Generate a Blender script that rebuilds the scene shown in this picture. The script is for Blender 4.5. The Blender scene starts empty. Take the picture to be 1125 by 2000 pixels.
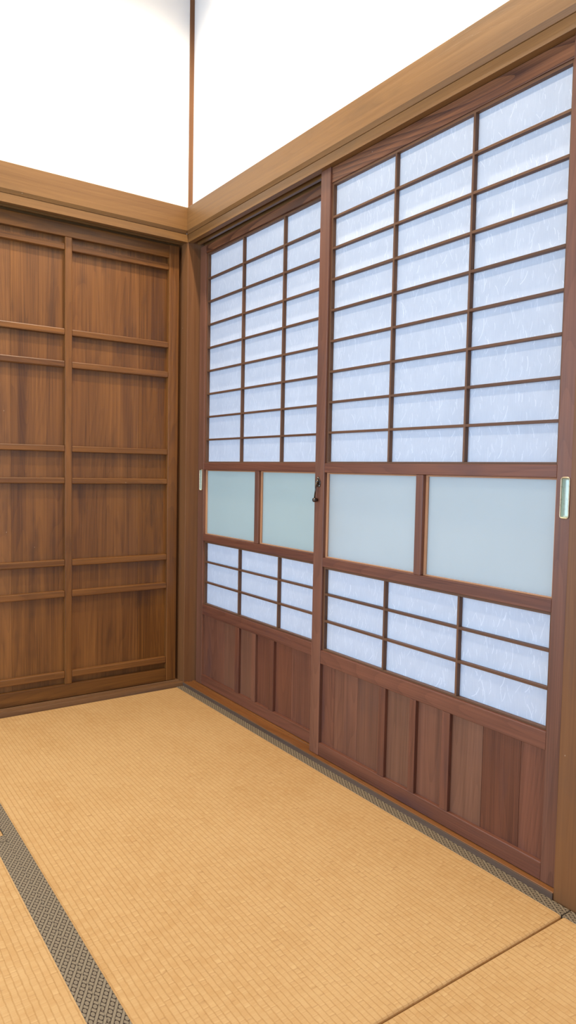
import bpy, bmesh, math, random
from mathutils import Matrix, Vector
random.seed(7)
S = bpy.context.scene
COL = S.collection

# ---------------------------------------------------------------- node helpers
class NT:
    def __init__(s, mat):
        mat.use_nodes = True
        s.t = mat.node_tree; s.t.nodes.clear()
        s.out = s.t.nodes.new('ShaderNodeOutputMaterial')
    def n(s, typ, **kw):
        nd = s.t.nodes.new(typ)
        for k, v in kw.items():
            if k in nd.inputs.keys() and not hasattr(nd, k):
                s.set(nd.inputs[k], v)
            else:
                setattr(nd, k, v)
        return nd
    def set(s, sock, v):
        if isinstance(v, bpy.types.NodeSocket): s.t.links.new(v, sock)
        elif isinstance(v, bpy.types.Node): s.t.links.new(v.outputs[0], sock)
        else: sock.default_value = v
    def math(s, op, a, b=None, c=None, clamp=False):
        nd = s.t.nodes.new('ShaderNodeMath'); nd.operation = op; nd.use_clamp = clamp
        for i, v in enumerate((a, b, c)):
            if v is not None: s.set(nd.inputs[i], v)
        return nd.outputs[0]
    def mix(s, fac, a, b, mode='MIX'):
        nd = s.t.nodes.new('ShaderNodeMix'); nd.data_type = 'RGBA'; nd.blend_type = mode
        s.set(nd.inputs['Factor'], fac)
        s.set(nd.inputs[6], a); s.set(nd.inputs[7], b)
        return nd.outputs[2]
    def sstep(s, v, lo, hi):
        nd = s.t.nodes.new('ShaderNodeMapRange'); nd.interpolation_type = 'SMOOTHSTEP'
        s.set(nd.inputs[0], v); nd.inputs[1].default_value = lo; nd.inputs[2].default_value = hi
        return nd.outputs[0]
    def noise(s, vec, scale, detail=3.0, rough=0.55, dist=0.0):
        nd = s.t.nodes.new('ShaderNodeTexNoise')
        s.set(nd.inputs['Vector'], vec); nd.inputs['Scale'].default_value = scale
        nd.inputs['Detail'].default_value = detail; nd.inputs['Roughness'].default_value = rough
        nd.inputs['Distortion'].default_value = dist
        return nd.outputs[0]
    def mapv(s, vec, scale=(1, 1, 1), loc=(0, 0, 0), rot=(0, 0, 0)):
        nd = s.t.nodes.new('ShaderNodeMapping')
        s.set(nd.inputs[0], vec)
        nd.inputs['Location'].default_value = loc; nd.inputs['Rotation'].default_value = rot
        nd.inputs['Scale'].default_value = scale
        return nd.outputs[0]
    def bump(s, h, strength, dist):
        nd = s.t.nodes.new('ShaderNodeBump')
        nd.inputs['Strength'].default_value = strength; nd.inputs['Distance'].default_value = dist
        s.set(nd.inputs['Height'], h)
        return nd.outputs[0]
    def pbsdf(s, col, rough, **kw):
        nd = s.t.nodes.new('ShaderNodeBsdfPrincipled')
        s.set(nd.inputs['Base Color'], col); s.set(nd.inputs['Roughness'], rough)
        for k, v in kw.items(): s.set(nd.inputs[k.replace('_', ' ')], v)
        return nd
    def fin(s, sh):
        s.t.links.new(sh.outputs[0] if isinstance(sh, bpy.types.Node) else sh, s.out.inputs['Surface'])

def hexc(r, g, b):                       # sRGB 0..255 -> linear
    f = lambda c: (c / 12.92 if c <= .04045 else ((c + .055) / 1.055) ** 2.4)
    return (f(r / 255), f(g / 255), f(b / 255), 1)

# ---------------------------------------------------------------- materials
def wood(name, light, dark, stain, rough=0.42, ring=1.0, spec=0.4, stain_amt=.5, coat=0.0, weather=None):
    m = bpy.data.materials.new(name); T = NT(m)
    uv = T.n('ShaderNodeUVMap', uv_map='grain').outputs[0]
    tone = T.n('ShaderNodeAttribute', attribute_name='tone').outputs['Fac']
    # growth rings: contour lines of a field stretched along the grain
    f1 = T.noise(T.mapv(uv, (.55, 7, 1)), 1.0, 1.5, .4, .1)
    rings = T.math('FRACT', T.math('MULTIPLY', f1, 34.0))
    rings = T.math('POWER', rings, 2.2)
    fine = T.noise(T.mapv(uv, (4, 420, 1)), 1.0, 3, .6)
    mid = T.noise(T.mapv(uv, (1.2, 95, 1)), 1.0, 3, .6)
    broad = T.noise(T.mapv(uv, (1.0, 13, 1)), 1.0, 2, .5)
    a = T.math('MULTIPLY', rings, -.24 * ring)
    a = T.math('ADD', a, T.math('MULTIPLY', fine, .52))
    a = T.math('ADD', a, T.math('MULTIPLY', mid, .55))
    a = T.math('ADD', a, T.math('MULTIPLY', broad, .75))
    fac = T.sstep(a, .42, 1.30)
    col = T.mix(fac, dark, light)
    # greyish-purple weathered blotches of the old stain
    bl = T.noise(T.mapv(uv, (3.2, 14, 1), loc=(3.1, 8.7, 0)), 1.0, 3, .6)
    col = T.mix(T.math('MULTIPLY', T.sstep(bl, .52, .78), stain_amt), col, stain)
    hsv = T.n('ShaderNodeHueSaturation'); T.set(hsv.inputs['Color'], col)
    T.set(hsv.inputs['Value'], T.math('ADD', T.math('MULTIPLY', tone, .62), .69))
    hsv.inputs['Hue'].default_value = .5
    T.set(hsv.inputs['Saturation'], T.math('ADD', T.math('MULTIPLY', tone, -.16), 1.08))
    col = hsv.outputs[0]
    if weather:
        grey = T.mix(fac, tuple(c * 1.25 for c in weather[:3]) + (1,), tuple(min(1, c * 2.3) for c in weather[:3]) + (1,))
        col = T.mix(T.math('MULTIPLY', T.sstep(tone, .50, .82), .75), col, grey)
    # small pale nicks
    vor = T.n('ShaderNodeTexVoronoi'); vor.inputs['Scale'].default_value = 1.0
    T.set(vor.inputs['Vector'], T.mapv(uv, (9, 16, 1)))
    nick = T.math('LESS_THAN', vor.outputs['Distance'], .017)
    col = T.mix(T.math('MULTIPLY', nick, .45), col, (.62, .5, .38, 1))
    r = T.math('ADD', T.math('MULTIPLY', mid, .18), rough - .09)
    h = T.math('ADD', T.math('MULTIPLY', fine, .6), T.math('MULTIPLY', rings, -.4))
    p = T.pbsdf(col, r, Normal=T.bump(h, .22, .0006), Coat_Weight=coat)
    p.inputs['Specular IOR Level'].default_value = spec
    p.inputs['Coat Roughness'].default_value = .3
    T.fin(p)
    return m

def plaster(name, col):
    m = bpy.data.materials.new(name); T = NT(m)
    co = T.n('ShaderNodeTexCoord').outputs['Object']
    nz = T.noise(co, 90, 4, .6)
    c = T.mix(T.noise(co, 3, 2), col, tuple(x * .97 for x in col[:3]) + (1,))
    T.fin(T.pbsdf(c, .9, Normal=T.bump(nz, .15, .0008)))
    return m

def tatami_mat_mat(name):
    m = bpy.data.materials.new(name); T = NT(m)
    uv = T.n('ShaderNodeUVMap', uv_map='grain').outputs[0]       # u: along the mat, v: across (metres)
    sp = T.n('ShaderNodeSeparateXYZ'); T.set(sp.inputs[0], uv)
    u, v = sp.outputs[0], sp.outputs[1]
    P = .0117
    wob = T.math('MULTIPLY', T.math('SUBTRACT', T.noise(T.mapv(uv, (60, 85, 1)), 1, 2), .5), .30)
    vv = T.math('ADD', T.math('DIVIDE', v, P), wob)
    row = T.math('FLOOR', vv)
    ph = T.math('FRACT', vv)
    d = T.math('ABSOLUTE', T.math('SUBTRACT', ph, .5))            # .5 at a groove
    groove = T.math('MULTIPLY', T.sstep(d, .30, .5), T.math('ADD', T.math('MULTIPLY', T.noise(T.mapv(uv, (70, 90, 1)), 1, 1), .9), .5))
    rnd = T.n('ShaderNodeTexWhiteNoise', noise_dimensions='1D'); T.set(rnd.inputs['W'], row)
    # rushes lying across, one by one, different in every row
    uu = T.math('ADD', u, T.math('MULTIPLY', rnd.outputs[0], 3.7))
    cv = T.n('ShaderNodeCombineXYZ'); T.set(cv.inputs[0], T.math('MULTIPLY', uu, 520)); T.set(cv.inputs[1], T.math('MULTIPLY', vv, .25)); T.set(cv.inputs[2], T.math('MULTIPLY', row, 7.31))
    rush = T.noise(cv.outputs[0], 1.0, 2, .6)
    cv2 = T.n('ShaderNodeCombineXYZ'); T.set(cv2.inputs[0], T.math('MULTIPLY', uu, 62)); T.set(cv2.inputs[1], T.math('MULTIPLY', vv, .12)); T.set(cv2.inputs[2], T.math('MULTIPLY', row, 3.17))
    seg = T.noise(cv2.outputs[0], 1.0, 1, .4)
    # short dark cuts between rushes
    cut = T.sstep(T.noise(cv2.outputs[0], 2.1, 2, .5), .66, .76)
    segr = T.sstep(seg, .3, .7)
    cu = T.math('ADD', T.math('DIVIDE', uu, .0135), T.math('MULTIPLY', T.math('SUBTRACT', T.noise(cv2.outputs[0], .6, 1), .5), 2.6))
    cw = T.n('ShaderNodeTexWhiteNoise', noise_dimensions='2D'); cvw = T.n('ShaderNodeCombineXYZ'); T.set(cvw.inputs[0], T.math('FLOOR', cu)); T.set(cvw.inputs[1], row); T.set(cw.inputs['Vector'], cvw.outputs[0])
    cd_ = T.math('FRACT', cu)
    tile_edge = T.math('MULTIPLY', T.math('SUBTRACT', 1.0, T.sstep(cd_, .04, .17)), T.math('POWER', cw.outputs[0], 2.6))
    tile_lip = T.math('MULTIPLY', T.math('MULTIPLY', T.sstep(cd_, .12, .2), T.math('SUBTRACT', 1.0, T.sstep(cd_, .22, .5))), T.math('POWER', cw.outputs[0], 2.0))
    big = T.noise(uv, 1.6, 2, .5)
    spot = T.noise(uv, 9, 3, .6)
    base = T.mix(T.sstep(T.math('ADD', T.math('MULTIPLY', big, .6), T.math('MULTIPLY', spot, .4)), .32, .68), hexc(190, 146, 90), hexc(201, 160, 105))
    base = T.mix(T.math('MULTIPLY', segr, .4), base, hexc(209, 170, 115))
    base = T.mix(T.math('MULTIPLY', T.sstep(rush, .35, .75), .30), base, hexc(184, 136, 76))
    base = T.mix(T.math('MULTIPLY', tile_lip, .20), base, hexc(232, 196, 138))
    base = T.mix(T.math('MULTIPLY', tile_edge, .45), base, hexc(150, 104, 54))
    base = T.mix(T.math('MULTIPLY', groove, .42), base, hexc(166, 120, 64))
    base = T.mix(T.math('MULTIPLY', cut, .30), base, hexc(140, 96, 48))
    h = T.math('ADD', T.math('MULTIPLY', groove, -1.0), T.math('ADD', T.math('MULTIPLY', rush, .35), T.math('MULTIPLY', segr, .35)))
    h = T.math('ADD', h, T.math('MULTIPLY', T.math('ADD', cut, tile_edge), -.35))
    p = T.pbsdf(base, .62, Normal=T.bump(h, .42, .0010)); p.inputs['Specular IOR Level'].default_value = .3
    T.fin(p)
    return m

def heri_mat(name):
    m = bpy.data.materials.new(name); T = NT(m)
    uv = T.n('ShaderNodeUVMap', uv_map='grain').outputs[0]
    sp = T.n('ShaderNodeSeparateXYZ'); T.set(sp.inputs[0], uv)
    y = T.math('DIVIDE', sp.outputs[0], .0283); x = T.math('DIVIDE', sp.outputs[1], .0174)
    q = T.math('ADD', x, y); p = T.math('SUBTRACT', x, y)
    fp = T.math('ABSOLUTE', T.math('SUBTRACT', T.math('FRACT', p), .5))    # 0 at band centre
    fq = T.math('ABSOLUTE', T.math('SUBTRACT', T.math('FRACT', q), .5))
    bp_ = T.math('SUBTRACT', 1.0, T.sstep(fp, .145, .185)); bq = T.math('SUBTRACT', 1.0, T.sstep(fq, .145, .185))
    # which band runs on top alternates
    over = T.math('GREATER_THAN', T.math('FRACT', T.math('MULTIPLY', T.math('ADD', T.math('FLOOR', p), T.math('FLOOR', q)), .5)), .25)
    # rosette at the lattice points
    rp = T.math('SUBTRACT', .5, fp); rq = T.math('SUBTRACT', .5, fq)
    rad = T.math('SQRT', T.math('ADD', T.math('MULTIPLY', rp, rp), T.math('MULTIPLY', rq, rq)))
    ros = T.math('MULTIPLY', T.math('SUBTRACT', 1.0, T.sstep(rad, .235, .285)), T.math('ADD', T.math('MULTIPLY', T.sstep(rad, .02, .07), .25), .75))
    # dark outline of the band that passes on top
    edge_p = T.math('MULTIPLY', T.sstep(fp, .12, .15), T.math('SUBTRACT', 1.0, T.sstep(fp, .20, .24)))
    band = T.math('MAXIMUM', bp_, bq)
    band = T.math('SUBTRACT', band, T.math('MULTIPLY', T.math('MULTIPLY', edge_p, bq), .8), clamp=True)
    lite = T.math('MAXIMUM', band, T.math('MULTIPLY', ros, .92))
    thr = T.noise(T.mapv(uv, (1800, 1800, 1)), 1, 1)
    str1 = T.math('SINE', T.math('MULTIPLY', p, 55.0))
    lcol = T.mix(T.math('ADD', T.math('MULTIPLY', str1, .12), T.math('MULTIPLY', thr, .5)), hexc(124, 108, 84), hexc(166, 150, 122))
    col = T.mix(lite, hexc(46, 30, 18), lcol)
    h = T.math('ADD', lite, T.math('MULTIPLY', thr, .4))
    b = T.pbsdf(col, .75, Normal=T.bump(h, .3, .0004)); b.inputs['Specular IOR Level'].default_value = .3
    T.fin(b)
    return m

def paper_mat(name, seed):
    m = bpy.data.materials.new(name); T = NT(m)
    uv = T.n('ShaderNodeUVMap', uv_map='grain').outputs[0]       # u: up, v: along (metres)
    masks = None
    for i, (sc, wid, ln, rmax, off) in enumerate(((21, .013, .38, .9, 1.3), (27, .014, .36, .55, 5.1), (15, .009, .42, .6, 9.7), (33, .016, .36, .5, 13.3))):
        vv = T.mapv(uv, (1, 1, 1), loc=(off + seed, off * 2 + seed, 0))
        vo = T.n('ShaderNodeTexVoronoi', voronoi_dimensions='2D'); vo.inputs['Scale'].default_value = sc
        T.set(vo.inputs['Vector'], vv)
        sub = T.n('ShaderNodeVectorMath', operation='SUBTRACT')
        T.set(sub.inputs[0], vv); T.set(sub.inputs[1], vo.outputs['Position'])
        scl = T.n('ShaderNodeVectorMath', operation='SCALE'); T.set(scl.inputs[0], sub.outputs[0]); scl.inputs['Scale'].default_value = sc
        rc = T.n('ShaderNodeSeparateColor'); T.set(rc.inputs[0], vo.outputs['Color'])
        rot = T.n('ShaderNodeVectorRotate', rotation_type='Z_AXIS'); T.set(rot.inputs['Vector'], scl.outputs[0])
        T.set(rot.inputs['Angle'], T.math('MULTIPLY', T.math('SUBTRACT', rc.outputs[0], .5), rmax * 1.5))
        sx = T.n('ShaderNodeSeparateXYZ'); T.set(sx.inputs[0], rot.outputs[0])
        lx, ly = sx.outputs[0], sx.outputs[1]
        bend = T.math('MULTIPLY', T.math('MULTIPLY', T.math('SUBTRACT', rc.outputs[1], .5), 1.6), T.math('MULTIPLY', lx, lx))
        dist = T.math('ABSOLUTE', T.math('SUBTRACT', ly, bend))
        mk = T.math('SUBTRACT', 1.0, T.sstep(dist, wid * .5, wid * 2.0))
        L = T.math('MULTIPLY', T.math('ADD', T.math('MULTIPLY', rc.outputs[2], .7), .3), ln)
        mk = T.math('MULTIPLY', mk, T.math('LESS_THAN', T.math('ABSOLUTE', lx), L))
        mk = T.math('MULTIPLY', mk, T.math('ADD', T.math('MULTIPLY', rc.outputs[1], .8), .2))
        masks = mk if masks is None else T.math('MAXIMUM', masks, mk)
    cloud = T.noise(uv, 14, 4, .65)
    vert = T.noise(T.mapv(uv, (25, 420, 1)), 1, 3, .6)
    base = T.mix(T.sstep(T.math('ADD', T.math('MULTIPLY', cloud, .5), T.math('MULTIPLY', vert, .5)), .3, .7), (.70, .735, .775, 1), (.765, .795, .825, 1))
    col = T.mix(T.math('MULTIPLY', masks, .8), base, (.98, .99, 1, 1))
    d = T.n('ShaderNodeBsdfDiffuse'); T.set(d.inputs[0], col)
    t = T.n('ShaderNodeBsdfTranslucent'); T.set(t.inputs[0], col)
    mx = T.n('ShaderNodeMixShader'); mx.inputs[0].default_value = .42
    T.set(mx.inputs[1], d); T.set(mx.inputs[2], t)
    T.fin(mx)
    return m

def frosted_mat(name, tcol):
    m = bpy.data.materials.new(name); T = NT(m)
    co = T.n('ShaderNodeTexCoord').outputs['Object']
    nz = T.noise(co, 420, 3, .6)
    cl = T.mix(T.noise(co, 6, 2), tcol, tuple(c * .94 for c in tcol[:3]) + (1,))
    t = T.n('ShaderNodeBsdfTranslucent'); T.set(t.inputs[0], cl)
    d = T.n('ShaderNodeBsdfDiffuse'); d.inputs[0].default_value = (.45, .5, .5, 1)
    g = T.n('ShaderNodeBsdfGlossy'); g.inputs['Roughness'].default_value = .38; g.inputs[0].default_value = (1, 1, 1, 1)
    T.set(g.inputs['Normal'], T.bump(nz, .1, .0004))
    mx = T.n('ShaderNodeMixShader'); mx.inputs[0].default_value = .72
    T.set(mx.inputs[1], d); T.set(mx.inputs[2], t)
    m2 = T.n('ShaderNodeMixShader')
    fr = T.n('ShaderNodeFresnel'); fr.inputs[0].default_value = 1.45
    T.set(m2.inputs[0], T.math('MULTIPLY', fr.outputs[0], .6))
    T.set(m2.inputs[1], mx.outputs[0]); T.set(m2.inputs[2], g)
    T.fin(m2)
    return m

def metal(name, col, rough, nz=.0):
    m = bpy.data.materials.new(name); T = NT(m)
    co = T.n('ShaderNodeTexCoord').outputs['Object']
    n1 = T.noise(co, 160, 3, .6)
    c = T.mix(T.sstep(n1, .45, .75), col, tuple(x * (1 - nz) for x in col[:3]) + (1,))
    T.fin(T.pbsdf(c, rough, Metallic=1.0))
    return m

M = {}
M['beam'] = wood('pale_cypress', hexc(136, 99, 56), hexc(104, 71, 37), hexc(92, 68, 42), .46, .22, .35, .5)
M['post'] = wood('post_cypress', hexc(128, 86, 49), hexc(92, 58, 33), hexc(86, 66, 54), .48, .22, .35, .35)
M['panel'] = wood('stained_cedar', hexc(138, 88, 36), hexc(66, 35, 12), hexc(50, 27, 15), .40, .36, .45, .55, .12)
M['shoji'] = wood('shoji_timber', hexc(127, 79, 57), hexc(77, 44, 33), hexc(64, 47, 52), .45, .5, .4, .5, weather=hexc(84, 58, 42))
M['figured'] = wood('figured_timber', hexc(142, 92, 58), hexc(70, 40, 27), hexc(64, 44, 42), .45, 1.5, .4, .3)
M['kumiko'] = wood('lattice_timber', hexc(112, 77, 50), hexc(74, 48, 32), hexc(68, 54, 46), .5, .2, .35, .3)
M['bead'] = wood('bead_timber', hexc(196, 146, 104), hexc(150, 102, 68), hexc(150, 120, 98), .5, .2, .35, .4)
M['sill'] = wood('worn_sill', hexc(150, 96, 46), hexc(98, 58, 28), hexc(112, 96, 84), .38, .5, .45, .6)
M['dusty'] = wood('dusty_strip', hexc(108, 88, 72), hexc(70, 52, 40), hexc(94, 82, 74), .7, .2, .3, .4)
M['sillb'] = wood('dusty_sill', hexc(136, 98, 62), hexc(82, 52, 30), hexc(104, 86, 72), .42, .4, .45, .6)
M['plaster'] = plaster('white_plaster', (.86, .86, .84, 1))
M['ceil'] = wood('ceiling_board', hexc(150, 116, 80), hexc(120, 88, 56), hexc(110, 84, 60), .6, .3, .2, .2)
M['sand'] = plaster('sand_wall', (.42, .36, .28, 1))
M['tatami'] = tatami_mat_mat('woven_rush')
M['heri'] = heri_mat('patterned_border_cloth')
M['paper1'] = paper_mat('shoji_paper_a', 0.0)
M['paper2'] = paper_mat('shoji_paper_b', 3.3)
M['glassF'] = frosted_mat('frosted_glass_clear', (.95, .92, .84, 1))
M['glassB'] = frosted_mat('frosted_glass_green', (.85, .87, .76, 1))
M['brass'] = metal('aged_brass', (.50, .40, .25, 1), .35, .35)
M['palebrass'] = metal('polished_pull', (.60, .70, .62, 1), .5, .15)
M['palebrass'].node_tree.nodes['Principled BSDF'].inputs['Metallic'].default_value = .55
M['iron'] = metal('dark_bronze', (.11, .09, .075, 1), .32, .3)
def plain(name, col, rough=.8):
    m = bpy.data.materials.new(name); T = NT(m)
    co = T.n('ShaderNodeTexCoord').outputs['Object']
    T.fin(T.pbsdf(T.mix(T.noise(co, 12, 3), col, tuple(c * .8 for c in col[:3]) + (1,)), rough)); return m
M['sub'] = plain('subfloor_board', (.30, .20, .11, 1))
M['shade_slab'] = plain('pale_shade_slab', (.84, .76, .62, 1))  # pale so the added slab outside throws warm light onto the paper
M['groundm'] = plain('outside_ground', (.54, .55, .54, 1))

# ---------------------------------------------------------------- mesh builder
class MB:
    def __init__(s):
        s.v = []; s.f = []; s.uv = []; s.tone = []
    def face(s, pts, uvs, tone):
        b = len(s.v); s.v += pts; s.f.append(tuple(range(b, b + len(pts)))); s.uv.append(uvs); s.tone.append(tone)
    def box(s, x0, x1, y0, y1, z0, z1, grain='z', tone=None, off=None):
        x0, x1 = sorted((x0, x1)); y0, y1 = sorted((y0, y1)); z0, z1 = sorted((z0, z1))
        if tone is None: tone = .5 + random.uniform(-.18, .18)
        if off is None: off = (random.uniform(0, 40), random.uniform(0, 40))
        g = 'xyz'.index(grain)
        P = [(x, y, z) for x in (x0, x1) for y in (y0, y1) for z in (z0, z1)]
        b = len(s.v); s.v += P
        for idx, ax in (((0, 1, 3, 2), 0), ((4, 6, 7, 5), 0), ((0, 4, 5, 1), 1), ((2, 3, 7, 6), 1), ((0, 2, 6, 4), 2), ((1, 5, 7, 3), 2)):
            s.f.append(tuple(b + i for i in idx))
            if ax != g:
                o = 3 - ax - g
                s.uv.append([(P[i][g] + off[0], P[i][o] + off[1] + ax * .37) for i in idx])
            else:
                a1, a2 = [k for k in (0, 1, 2) if k != g]
                s.uv.append([(P[i][a1] * .3 + off[0], P[i][a2] + off[1]) for i in idx])
            s.tone.append(tone)
        return s
    def prism(s, poly, axis, a0, a1, grain, tone=.5, off=None):
        """extrude a polygon (in the two other axes) along axis"""
        if off is None: off = (random.uniform(0, 40), random.uniform(0, 40))
        ax = 'xyz'.index(axis); o = [k for k in (0, 1, 2) if k != ax]; g = 'xyz'.index(grain)
        def P(p, a):
            r = [0, 0, 0]; r[o[0]], r[o[1]] = p; r[ax] = a; return tuple(r)
        n = len(poly); b = len(s.v)
        s.v += [P(p, a0) for p in poly] + [P(p, a1) for p in poly]
        acc = 0
        def uvof(i, side):
            p = s.v[i]; return (p[g] + off[0], side + off[1])
        per = [0]
        for i in range(n):
            per.append(per[-1] + math.dist(poly[i], poly[(i + 1) % n]))
        for i in range(n):
            j = (i + 1) % n
            ids = (b + i, b + j, b + n + j, b + n + i)
            s.f.append(ids)
            s.uv.append([uvof(ids[0], per[i]), uvof(ids[1], per[i + 1]), uvof(ids[2], per[i + 1]), uvof(ids[3], per[i])])
            s.tone.append(tone)
        for base in (0, n):
            ids = tuple(b + base + i for i in range(n))
            s.f.append(ids if base else ids[::-1])
            s.uv.append([(s.v[i][o[0]] + off[0], s.v[i][o[1]] + off[1]) for i in s.f[-1]]); s.tone.append(tone)
        return s
    def build(s, name, mat, parent=None, bevel=.0012, loc=None, smooth=False):
        """meshes are written in world coordinates; the parent's (or own) origin is subtracted"""
        me = bpy.data.meshes.new(name)
        o = Vector(loc) if loc is not None else (parent.matrix_world.translation.copy() if parent is not None else Vector((0, 0, 0)))
        me.from_pydata([tuple(Vector(p) - o) for p in s.v], [], s.f)
        ul = me.uv_layers.new(name='grain'); at = me.attributes.new('tone', 'FLOAT', 'FACE')
        k = 0
        for fi, f in enumerate(s.f):
            at.data[fi].value = s.tone[fi]
            for j in range(len(f)):
                ul.data[k].uv = s.uv[fi][j]; k += 1
        bm = bmesh.new(); bm.from_mesh(me); bmesh.ops.recalc_face_normals(bm, faces=bm.faces); bm.to_mesh(me); bm.free()
        if mat: me.materials.append(mat)
        ob = bpy.data.objects.new(name, me); COL.objects.link(ob)
        if parent is not None: ob.parent = parent
        else: ob.location = o
        if bevel:
            bv = ob.modifiers.new('edge', 'BEVEL'); bv.width = bevel; bv.segments = 2; bv.limit_method = 'ANGLE'; bv.angle_limit = math.radians(40)
            bv.harden_normals = False
        if smooth:
            for p in me.polygons: p.use_smooth = True
        bpy.context.view_layer.update()
        return ob

def tag(o, label=None, cat=None, group=None, kind=None):
    if label: o['label'] = label
    if cat: o['category'] = cat
    if group: o['group'] = group
    if kind: o['kind'] = kind
    return o
def empty(name, loc, **kw):
    o = bpy.data.objects.new(name, None); o.empty_display_size = .05; COL.objects.link(o); o.location = loc
    bpy.context.view_layer.update(); return tag(o, **kw)
def struct(o, label, cat): return tag(o, label, cat, kind='structure')

# ---------------------------------------------------------------- the setting
XL, YN, ZC = -2.75, -3.70, 3.05        # far-left wall, wall behind the camera, ceiling
PE = -1.7165                           # opening in the right wall runs y = 0 .. PE
KB = 1.7754                            # underside of the head tracks
ZS = .0149                             # top of the sills, tatami surface is z = 0

b = MB(); b.box(XL - .1, .2, YN - .1, .2, -.10, -.052, 'y')
struct(b.build('floor', M['sub'], bevel=0), 'wooden boards under the straw mats', 'floor')
b = MB(); b.box(XL - .1, .2, YN - .1, .2, ZC, ZC + .08, 'x')
struct(b.build('ceiling', M['ceil'], bevel=0), 'pale ceiling over the matted room', 'ceiling')
# plaster above the head rail and blind wall behind the panel doors
b = MB(); b.box(XL, 0, .003, .10, 1.80, ZC); b.box(XL - .1, .1, .10, .20, -.052, ZC); b.box(XL, -.915, .085, .1, -.052, 1.8)
struct(b.build('wall_back', M['plaster'], bevel=0), 'white plaster wall above the brown panelled door', 'wall')
b = MB(); b.box(.0185, .12, YN, 0, 1.80, ZC); b.box(.0005, .12, YN, -1.80, -.052, 1.80)
struct(b.build('wall_right', M['plaster'], bevel=0), 'white plaster wall above the paper screens', 'wall')
# left wall with a wide window, wall behind the camera with a wide opening
WY0, WY1, WZ0, WZ1 = -1.75, -.20, .25, 1.95
b = MB()
b.box(XL - .1, XL, YN, WY0, -.052, ZC); b.box(XL - .1, XL, WY1, .1, -.052, ZC)
b.box(XL - .1, XL, WY0, WY1, -.052, WZ0); b.box(XL - .1, XL, WY0, WY1, WZ1, ZC)
struct(b.build('wall_left', M['sand'], bevel=0), 'plaster wall with a wide window opposite the paper screens', 'wall')
b = MB()
b.box(XL - .1, -2.35, YN - .1, YN, -.052, ZC); b.box(-.35, .12, YN - .1, YN, -.052, ZC); b.box(-2.35, -.35, YN - .1, YN, 1.85, ZC); b.box(-2.35, -.35, YN - .1, YN, -.052, .02)
struct(b.build('wall_near', M['sand'], bevel=0), 'plaster wall with a doorway facing the panelled door', 'wall')

# corner post, post at the right end of the screens
b = MB(); b.box(0, .1, 0, .0995, -.05, ZC, 'z', .52); b.box(-.030, -.0001, .0815, .0995, -.05, 1.79, 'z', .40)  # second box: batten added behind the door edge to darken the gap
struct(b.build('trim_1', M['post'], bevel=.0015), 'square brown corner post between the panelled door and the paper screens', 'post')
b = MB(); b.box(0, .1, PE, PE - .10, -.05, KB - .0002, 'z', .46)
struct(b.build('trim_2', M['post'], bevel=.0015), 'brown post at the right end of the paper screens', 'post')
# nageshi: broad pale rail, bottom edge chamfered
NF = -.008
def nag(ax):
    return [(NF, 1.906), (.004, 1.906), (.004, 1.806), (-.0015, 1.806), (NF, 1.8180)]
b = MB(); b.prism(nag(0), 'y', YN, .0028, 'y', .55)
struct(b.build('trim_3', M['beam'], bevel=.0008), 'broad pale wooden rail above the paper screens', 'rail')
b = MB(); b.prism(nag(1), 'x', XL, NF + .0003, 'x', .45)
struct(b.build('trim_4', M['beam'], bevel=.0008), 'broad pale wooden rail above the brown panelled door', 'rail')
# kamoi head tracks with two grooves
b = MB()
t = .46; of = (3.3, 7.7)
for (p0, p1, z0) in ((0, .021, KB), (.021, .041, KB + .016), (.041, .053, KB), (.053, .073, KB + .016), (.073, .1, KB)):
    b.box(p0, p1, YN, 0 if p0 < .0 else -.0003, z0, 1.8055, 'y', t, of)
struct(b.build('trim_5', M['beam'], bevel=.0006), 'grooved wooden head track over the paper screens', 'track')
b = MB(); of = (13.3, 2.7)
for (p0, p1, z0) in ((0, .021, KB), (.021, .041, KB + .016), (.041, .053, KB + .001), (.053, .073, KB + .016), (.073, .0845, KB)):
    b.box(XL, -.0003, p0, p1, z0, 1.8055, 'x', .42, of)
struct(b.build('trim_6', M['beam'], bevel=.0006), 'grooved wooden head track over the brown panelled door', 'track')
# shikii sills with two grooves
b = MB(); of = (5.3, 9.7)
for (p0, p1, z1) in ((0, .0185, ZS), (.0185, .0395, ZS - .0022), (.0395, .0515, ZS), (.0515, .0725, ZS - .0022), (.0725, .12, ZS)):
    b.box(p0, p1, PE + .0003, -.0003, -.05, z1, 'y', .5, of)
struct(b.build('trim_7', M['sill'], bevel=.001), 'worn grooved wooden sill under the paper screens', 'sill')
b = MB(); of = (15.3, 1.7)
for (p0, p1, z1) in ((0, .0185, ZS), (.0185, .0395, ZS - .0022), (.0395, .0515, ZS), (.0515, .0725, ZS - .0022), (.0725, .0845, ZS)):
    b.box(XL, -.0003, p0, p1, -.05, z1, 'x', .5, of)
struct(b.build('trim_8', M['sillb'], bevel=.001), 'worn grooved wooden sill under the brown panelled door', 'sill')
b = MB(); b.box(-.0030, -.0001, PE + .0003, -.0003, -.05, ZS - .0016, 'y', .5)
struct(b.build('trim_9', M['dusty'], bevel=.0006), 'dusty grey strip between the mat border and the sill of the paper screens', 'trim')
# veranda ground outside the screens
b = MB(); b.box(.2, 6, -9, 6, -.5, -.45)
struct(b.build('ground', M['groundm'], bevel=0), 'ground outside behind the paper screens', 'ground')

b = MB(); b.box(.13, 1.25, -4.5, 1.0, 2.02, 2.10)  # unseen slab added to hold sky light off the upper paper, bounces warm light
struct(b.build('added_sky_shade', M['shade_slab'], bevel=0), 'unseen slab added outside to shade the upper paper and bounce light', 'added_sky_shade')

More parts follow.
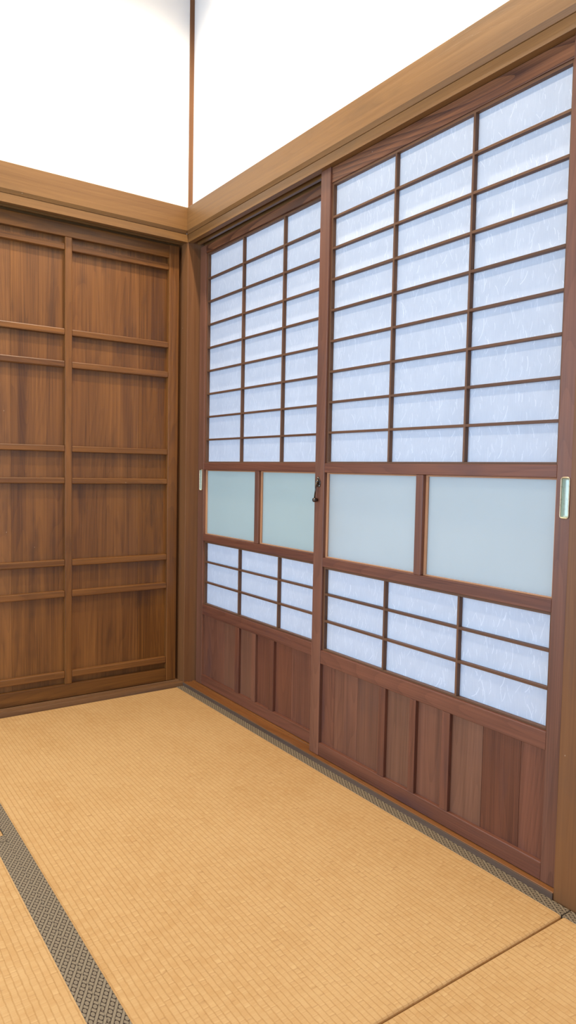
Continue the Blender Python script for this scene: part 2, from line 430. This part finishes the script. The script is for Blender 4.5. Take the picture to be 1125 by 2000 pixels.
# ---------------------------------------------------------------- tatami mats
def tatami(x0, x1, y0, y1, along, label, group='tatami mats'):
    root = empty('tatami_mat', ((x0 + x1) / 2, (y0 + y1) / 2, -.051), label=label, cat='tatami mat', group=None)
    off = (random.uniform(0, 30), random.uniform(0, 30))
    m = MB(); tz = 0.0
    m.box(x0, x1, y0, y1, -.051, tz, along, .5, off)
    o = m.build('woven_cover', M['tatami'], root, bevel=.006)
    o.modifiers['edge'].segments = 3
    hw = .0293
    for s in (0, 1):
        h = MB()
        if along == 'y':
            a, c = (x0 - .0006, x0 + hw) if s == 0 else (x1 - hw, x1 + .0006)
            h.box(a, c, y0 - .0004, y1 + .0004, -.049, .0012, 'y', .5, (.004 * s, .8704 + .0004 if s == 0 else 0.8704 + .0087 * 2 - .0174))
        else:
            a, c = (y0 - .0006, y0 + hw) if s == 0 else (y1 - hw, y1 + .0006)
            h.box(x0 - .0004, x1 + .0004, a, c, -.049, .0012, 'x', .5, (.0, .4))
        h.build('cloth_border', M['heri'], root, bevel=.0005)
    return root
tatami(-.8893, -.0038, -1.7580, -.0020, 'y', 'large straw tatami mat in the middle, between the panelled door and the paper screens')
tatami(-.8893, -.0038, -3.5200, -1.7612, 'y', 'straw tatami mat at the bottom right, past the seam below the right post')
tatami(-1.777, -.8905, -2.6200, -.8640, 'y', 'straw tatami mat at the bottom left, past the double patterned cloth border')
tatami(-2.667, -.8905, -.8610, -.0020, 'x', 'straw tatami mat just showing at the left edge, lying crosswise by the border corner')

# ---------------------------------------------------------------- brown panelled sliding door (left wall)
DF, DB = .050, .080
r = empty('panelled_sliding_door', (-.455, .065, ZS), label='brown panelled wooden sliding door with raised crossbars on the left wall', cat='sliding door', kind='thing')
xr0, xr1, xl0, xl1 = -.055, -.012, -.898, -.855
for a, c, tn in ((xr0, xr1, .5), (xl0, xl1, .5)):
    m = MB(); m.box(a, c, DF, DB, ZS + .0008, 1.769, 'z', tn); m.build('stile', M['panel'], r, bevel=.0018)
m = MB(); m.box(xl1, xr0, DF + .0004, DB, 1.7185, 1.768, 'x', .30); m.build('top_rail', M['panel'], r, bevel=.0018)
m = MB(); m.box(xl1, xr0, DF + .0004, DB, ZS + .0012, .0665, 'x', .42); m.build('bottom_rail', M['panel'], r, bevel=.0018)
m = MB(); m.box(-.468, -.4420, DF + .0002, .0705, .0665, 1.7185, 'z', .5); m.build('muntin', M['panel'], r, bevel=.0025)
for z1, z0 in ((1.694, 1.6715), (1.389, 1.3665), (1.272, 1.249), (.963, .9405), (.8445, .8225), (.539, .5155), (.4225, .3985), (.1165, .091)):
    m = MB(); tn = .5 + random.uniform(-.08, .08)
    m.box(xl1, -.468, DF + .0012, .0705, z0, z1, 'x', tn); m.box(-.4420, xr0, DF + .0012, .0705, z0 - .0006, z1 - .0006, 'x', tn)
    m.build('crossbar', M['panel'], r, bevel=.003)
m = MB()
m.box(-.4560, -.1728, .070, .076, .05, 1.73, 'z', .60, (2.2, 4.1)); m.box(-.1724, xr0, .0701, .076, .05, 1.73, 'z', .40)
m.build('panel_board', M['panel'], r, bevel=.0004)
m = MB()
m.box(xl1, -.6552, .070, .076, .05, 1.73, 'z', .66); m.box(-.6548, -.4564, .0701, .076, .05, 1.73, 'z', .56)
m.build('panel_board', M['panel'], r, bevel=.0004)

# ---------------------------------------------------------------- paper and glass sliding screens (right wall)
def cut_hole(ob, cutter_mb):
    c = cutter_mb.build('tool', None, ob.parent, bevel=0)
    md = ob.modifiers.new('hole', 'BOOLEAN'); md.operation = 'DIFFERENCE'; md.solver = 'EXACT'; md.object = c
    bpy.context.view_layer.update()
    dg = bpy.context.evaluated_depsgraph_get()
    me = bpy.data.meshes.new_from_object(ob.evaluated_get(dg))
    ob.modifiers.clear(); old = ob.data; ob.data = me; me.name = old.name
    cm = c.data; bpy.data.objects.remove(c); bpy.data.meshes.remove(cm); bpy.data.meshes.remove(old)

def rrect(cy, cz, hw, hh, rad, n=5):
    P = []
    for (sy, sz, a0) in ((1, 1, 0), (-1, 1, 90), (-1, -1, 180), (1, -1, 270)):
        for k in range(n + 1):
            a = math.radians(a0 + 90 * k / n)
            P.append((cy + sy * (hw - rad) + rad * math.cos(a), cz + sz * (hh - rad) + rad * math.sin(a)))
    return P

def pull(parent, X, cy, cz, hw, hh):
    """recessed metal finger pull let into the stile"""
    def loops(specs, name, mat, par):
        m = MB(); L = [[(x, p[0], p[1]) for p in rrect(cy, cz, hw + d, hh + d, max(.0015, .006 + d))] for x, d in specs]
        n = len(L[0])
        for a, c in zip(L, L[1:]):
            for i in range(n):
                j = (i + 1) % n
                m.face([a[i], a[j], c[j], c[i]], [(0, 0)] * 4, .5)
        return m, L, n
    m, L, n = loops([(X + .0002, .0002), (X - .0014, 0), (X - .0018, -.0012), (X - .0012, -.0026), (X + .0005, -.0030)], 'pull', None, None)
    o = m.build('finger_pull', M['brass'], parent, bevel=0, smooth=True)
    m, L, n = loops([(X + .0005, -.0030), (X + .0065, -.0040), (X + .0085, -.0060)], 'basin', None, None)
    m.face(L[-1], [(0, 0)] * n, .5)
    c = m.build('pull_basin', M['palebrass'], o, bevel=0, smooth=False)
    for ob in (o, c):
        bm = bmesh.new(); bm.from_mesh(ob.data); bmesh.ops.remove_doubles(bm, verts=bm.verts, dist=1e-5)
        bmesh.ops.recalc_face_normals(bm, faces=bm.faces); bm.to_mesh(ob.data); bm.free()
    return o

def tube(m, p0, p1, r0, r1, n=14, tone=.5, cap=True):
    p0, p1 = Vector(p0), Vector(p1); d = (p1 - p0).normalized()
    a = d.orthogonal().normalized(); c = d.cross(a)
    A = [tuple(p0 + r0 * (math.cos(2 * math.pi * i / n) * a + math.sin(2 * math.pi * i / n) * c)) for i in range(n)]
    B = [tuple(p1 + r1 * (math.cos(2 * math.pi * i / n) * a + math.sin(2 * math.pi * i / n) * c)) for i in range(n)]
    for i in range(n):
        j = (i + 1) % n
        m.face([A[i], A[j], B[j], B[i]], [(0, 0)] * 4, tone)
    if cap:
        m.face(A[::-1], [(0, 0)] * n, tone); m.face(B, [(0, 0)] * n, tone)
def lathe(m, c, axis, prof, n=20):
    """prof: (distance along axis, radius)"""
    c = Vector(c); d = Vector(axis).normalized(); a = d.orthogonal().normalized(); e = d.cross(a)
    R = [[tuple(c + h * d + r * (math.cos(2 * math.pi * i / n) * a + math.sin(2 * math.pi * i / n) * e)) for i in range(n)] for h, r in prof]
    for A, B in zip(R, R[1:]):
        for i in range(n):
            j = (i + 1) % n
            m.face([A[i], A[j], B[j], B[i]], [(0, 0)] * 4, .5)
    m.face(R[0][::-1], [(0, 0)] * n, .5); m.face(R[-1], [(0, 0)] * n, .5)
def weld(o):
    bm = bmesh.new(); bm.from_mesh(o.data); bmesh.ops.remove_doubles(bm, verts=bm.verts, dist=1e-5)
    bmesh.ops.recalc_face_normals(bm, faces=bm.faces); bm.to_mesh(o.data); bm.free()

def shoji(X, dy, label, paper, glass, pull_right, latch, battens, seams, dark=0.0):
    D = .030
    yo0, yi0, yi1, yo1 = -.841 + dy, -.8865 + dy, -1.6740 + dy, -1.7160 + dy
    r = empty('shoji_screen', (X + D / 2, (yo0 + yo1) / 2, ZS), label=label, cat='sliding screen', kind='thing')
    zb, zt = ZS + .0006, (1.7752 if latch else 1.7600)
    W = M['shoji']
    for side, (a, c) in enumerate(((yo0, yi0), (yi1, yo1))):
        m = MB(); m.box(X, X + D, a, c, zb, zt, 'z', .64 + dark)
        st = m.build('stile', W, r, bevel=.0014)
        if (side == 1) == pull_right:
            cy = (a + c) / 2 - (.0005 if pull_right else 0)
            cb = MB(); cb.prism(rrect(cy, .842, .0105, .0425, .006), 'x', X - .01, X + .012, 'x')
            cut_hole(st, cb)
            pull(st, X, cy, .842, .0110, .0432)
    zr = dict(top_rail=(1.7300, zt - .0006), waist_rail=(.8830, .9105), middle_rail=(.5990, .6265), lower_rail=(.3020, .3425), bottom_rail=(zb + .0004, .0555))
    for nme, (z0, z1) in zr.items():
        top = nme == 'top_rail'
        m = MB(); m.box(X + (.0050 if top and latch else .0003), X + D, yi0, yi1, z0, z1, 'y', .46 + dark)
        m.build(nme, M['figured'] if top else W, r, bevel=.0016)
    KF, KD, PX = X + .0075, .0120, X + .0200
    vs = (-1.155 + dy, -1.4155 + dy)
    def lattice(z0, z1, hz, nm):
        bw = .0070
        m = MB()
        for (a, c, e, f_, g) in ((yi0, yi0 - bw, z0, z1, 'z'), (yi1 + bw, yi1, z0, z1, 'z'), (yi0 - bw, yi1 + bw, z0, z0 + bw * .75, 'y'), (yi0 - bw, yi1 + bw, z1 - bw, z1, 'y')):
            m.box(KF, KF + KD, a, c, e, f_, g, .55 + dark)
        lf = m.build('lattice', M['kumiko'], r, bevel=.0006)
        for y in vs:
            k = MB(); k.box(KF - .0004, KF + KD, y - .0031, y + .0031, z0 + bw * .75, z1 - bw, 'z', .55 + dark); k.build('lattice_bar', M['kumiko'], lf, bevel=.0006)
        for z in hz:
            k = MB(); k.box(KF, KF + KD - .0004, yi0 - bw, yi1 + bw, z - .0033, z + .0033, 'y', .42 + dark); k.build('lattice_bar', M['kumiko'], lf, bevel=.0006)
        p = MB(); p.box(PX, PX + .0003, yi0 - .002, yi1 + .002, z0 + .001, z1 - .001, 'z', .5, (dy * 3, dy * 2 + z0))
        p.build('shoji_paper', paper, r, bevel=0)
    lattice(.9105, 1.7300, [1.6307 - .0898 * k for k in range(8)], 'upper')
    lattice(.3425, .5990, [.5150, .4330], 'lower')
    # frosted panes
    ym0, ym1 = -1.2675 + dy, -1.2925 + dy
    m = MB(); m.box(X + .0006, X + D, ym0, ym1, .6265, .8830, 'z', .58 + dark); m.build('mullion', W, r, bevel=.0016)
    for a, c in ((yi0, ym0), (ym1, yi1)):
        bd = MB(); f0, f1 = X + .0110, X + .0160; w = .0080
        bd.box(f0, f1, a, a - w, .6265, .8830, 'z', .6); bd.box(f0, f1, c + w, c, .6265, .8830, 'z', .6)
        bd.box(f0, f1, a - w, c + w, .6265, .6265 + w * .4, 'y', .55); bd.box(f0, f1, a - w, c + w, .8830 - w * .5, .8830, 'y', .5)
        bo = bd.build('glazing_bead', M['bead'], r, bevel=.0006)
        g = MB(); g.box(X + .0165, X + .0195, a - .001, c + .001, .6275, .8820); g.build('frosted_pane', glass, r, bevel=0)
    # boarded foot panel
    ys = [yi0] + seams + [yi1]; rb = random.Random(5 if dark == 0 else 12)
    m = MB()
    for a, c in zip(ys, ys[1:]):
        m.box(X + .0105 + random.uniform(0, .0003), X + .017, a - .00035, c + .00035, .050, .308, 'z', .50 + dark * 3 + rb.uniform(-.32, .30))
    m.build('foot_panel', W, r, bevel=.0005)
    for a, c in battens:
        m = MB(); m.box(X + .0005, X + .0108, a, c, .0555, .3020, 'z', .5 + dark + random.uniform(-.15, .15)); m.build('batten', W, r, bevel=.0010)
    if latch:
        lx = X
        poly = [(-.8603, .8705), (-.8563, .8655), (-.8502, .8560), (-.8490, .8500), (-.8512, .8420), (-.8535, .8395), (-.8600, .8415), (-.8665, .8388), (-.8690, .8405), (-.8712, .8490), (-.8704, .8560), (-.8643, .8655)]
        m = MB(); m.prism([(y, z) for y, z in poly], 'x', lx - .0028, lx + .0003, 'x'); pl = m.build('latch', M['iron'], r, bevel=.0008)
        m = MB(); lathe(m, (lx - .0028, -.8605, .8555), (-1, 0, 0), [(0, .0068), (.003, .0064), (.006, .0048), (.0078, .002)]); o = m.build('latch_pivot', M['iron'], pl, bevel=0, smooth=True); weld(o)
        m = MB(); tube(m, (lx - .0085, -.8605, .8545), (lx - .0120, -.8570, .8040), .0024, .0021)
        o = m.build('latch_lever', M['iron'], pl, bevel=0, smooth=True); weld(o)
        m = MB(); lathe(m, (lx - .0020, -.8570, .7995), (-1, 0.0, 0), [(0, .0048), (.004, .0062), (.010, .0066), (.014, .0060), (.0155, .0035)]); o = m.build('latch_knob', M['iron'], pl, bevel=0, smooth=True); weld(o)
        for yy, zz in ((-.8603, .8665), (-.8530, .8428), (-.8672, .8425)):
            m = MB(); lathe(m, (lx - .0028, yy, zz), (-1, 0, 0), [(0, .0016), (.0008, .0013), (.0012, .0005)], 10); o = m.build('latch_screw', M['palebrass'], pl, bevel=0, smooth=True); weld(o)
    return r

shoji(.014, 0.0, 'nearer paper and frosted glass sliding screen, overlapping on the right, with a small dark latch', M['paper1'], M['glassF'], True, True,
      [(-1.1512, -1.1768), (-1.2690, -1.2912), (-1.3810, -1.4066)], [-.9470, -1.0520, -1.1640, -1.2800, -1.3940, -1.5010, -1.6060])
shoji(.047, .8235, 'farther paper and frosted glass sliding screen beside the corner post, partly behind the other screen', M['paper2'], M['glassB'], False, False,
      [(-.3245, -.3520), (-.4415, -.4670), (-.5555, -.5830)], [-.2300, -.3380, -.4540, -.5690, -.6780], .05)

# ---------------------------------------------------------------- light
def area(name, loc, target, sx, sy, power, col):
    L = bpy.data.lights.new(name, 'AREA'); L.shape = 'RECTANGLE'; L.size = sx; L.size_y = sy; L.energy = power; L.color = col
    o = bpy.data.objects.new(name, L); COL.objects.link(o); o.location = loc
    o.rotation_euler = (Vector(target) - Vector(loc)).to_track_quat('-Z', 'Y').to_euler(); return o
def spot(name, loc, power, col, ang, blend, rad):
    L = bpy.data.lights.new(name, 'SPOT'); L.energy = power; L.color = col; L.spot_size = math.radians(ang); L.spot_blend = blend; L.shadow_soft_size = rad
    o = bpy.data.objects.new(name, L); COL.objects.link(o); o.location = loc; return o
# daylight through the two openings of the room
area('daylight_left', (XL - .05, (WY0 + WY1) / 2, (WZ0 + WZ1) / 2), (0, (WY0 + WY1) / 2, (WZ0 + WZ1) / 2), WY1 - WY0, WZ1 - WZ0, 54, (.66, .82, 1.0))
area('daylight_near', (-1.35, YN - .05, .94), (-1.35, 0, .94), 2.0, 1.83, 3, (.88, .94, 1.0))
# ceiling lamps along the right-hand wall
WARM = (1.0, .86, .68)
for y, p in ((-.64, 132), (-1.15, 20), (-1.65, 20), (-2.15, 20)):
    spot('ceiling_lamp', (-.27, y, 2.99), p, WARM, 124 if y > -1 else 136, .75, .035)
spot('ceiling_lamp', (-1.15, -1.5, 2.99), 84, WARM, 150, .6, .05)

W = bpy.data.worlds.new('World'); S.world = W; W.use_nodes = True
nt = W.node_tree; bg = nt.nodes['Background']
bg.inputs[0].default_value = (.42, .63, 1.0, 1); bg.inputs[1].default_value = 2.25

# ---------------------------------------------------------------- camera
yaw, pitch, roll = map(math.radians, (35.01235083, 3.42848459, 1.09202292))
cy_, sy_, cp, sp_ = math.cos(yaw), math.sin(yaw), math.cos(pitch), math.sin(pitch)
f = Vector((sy_ * cp, cy_ * cp, -sp_)); rr = Vector((cy_, -sy_, 0)); uu = rr.cross(f)
c_, s_ = math.cos(roll), math.sin(roll)
R_, U_ = c_ * rr + s_ * uu, -s_ * rr + c_ * uu
cam = bpy.data.cameras.new('camera'); co = bpy.data.objects.new('camera', cam); COL.objects.link(co)
mt = Matrix((R_, U_, -f)).transposed().to_4x4(); mt.translation = (-1.2849, -2.5558, .889); co.matrix_world = mt
cam.sensor_fit = 'VERTICAL'; cam.sensor_height = 36; cam.lens = 1374.1 * 36 / 2000; cam.clip_start = .02
S.camera = co

S.view_settings.view_transform = 'Standard'; S.view_settings.look = 'None'; S.view_settings.gamma = 1; S.view_settings.exposure = 0.0
S.view_settings.use_curve_mapping = False
S.cycles.use_denoising = True
S.cycles.max_bounces = 10; S.cycles.diffuse_bounces = 6; S.cycles.sample_clamp_indirect = 6
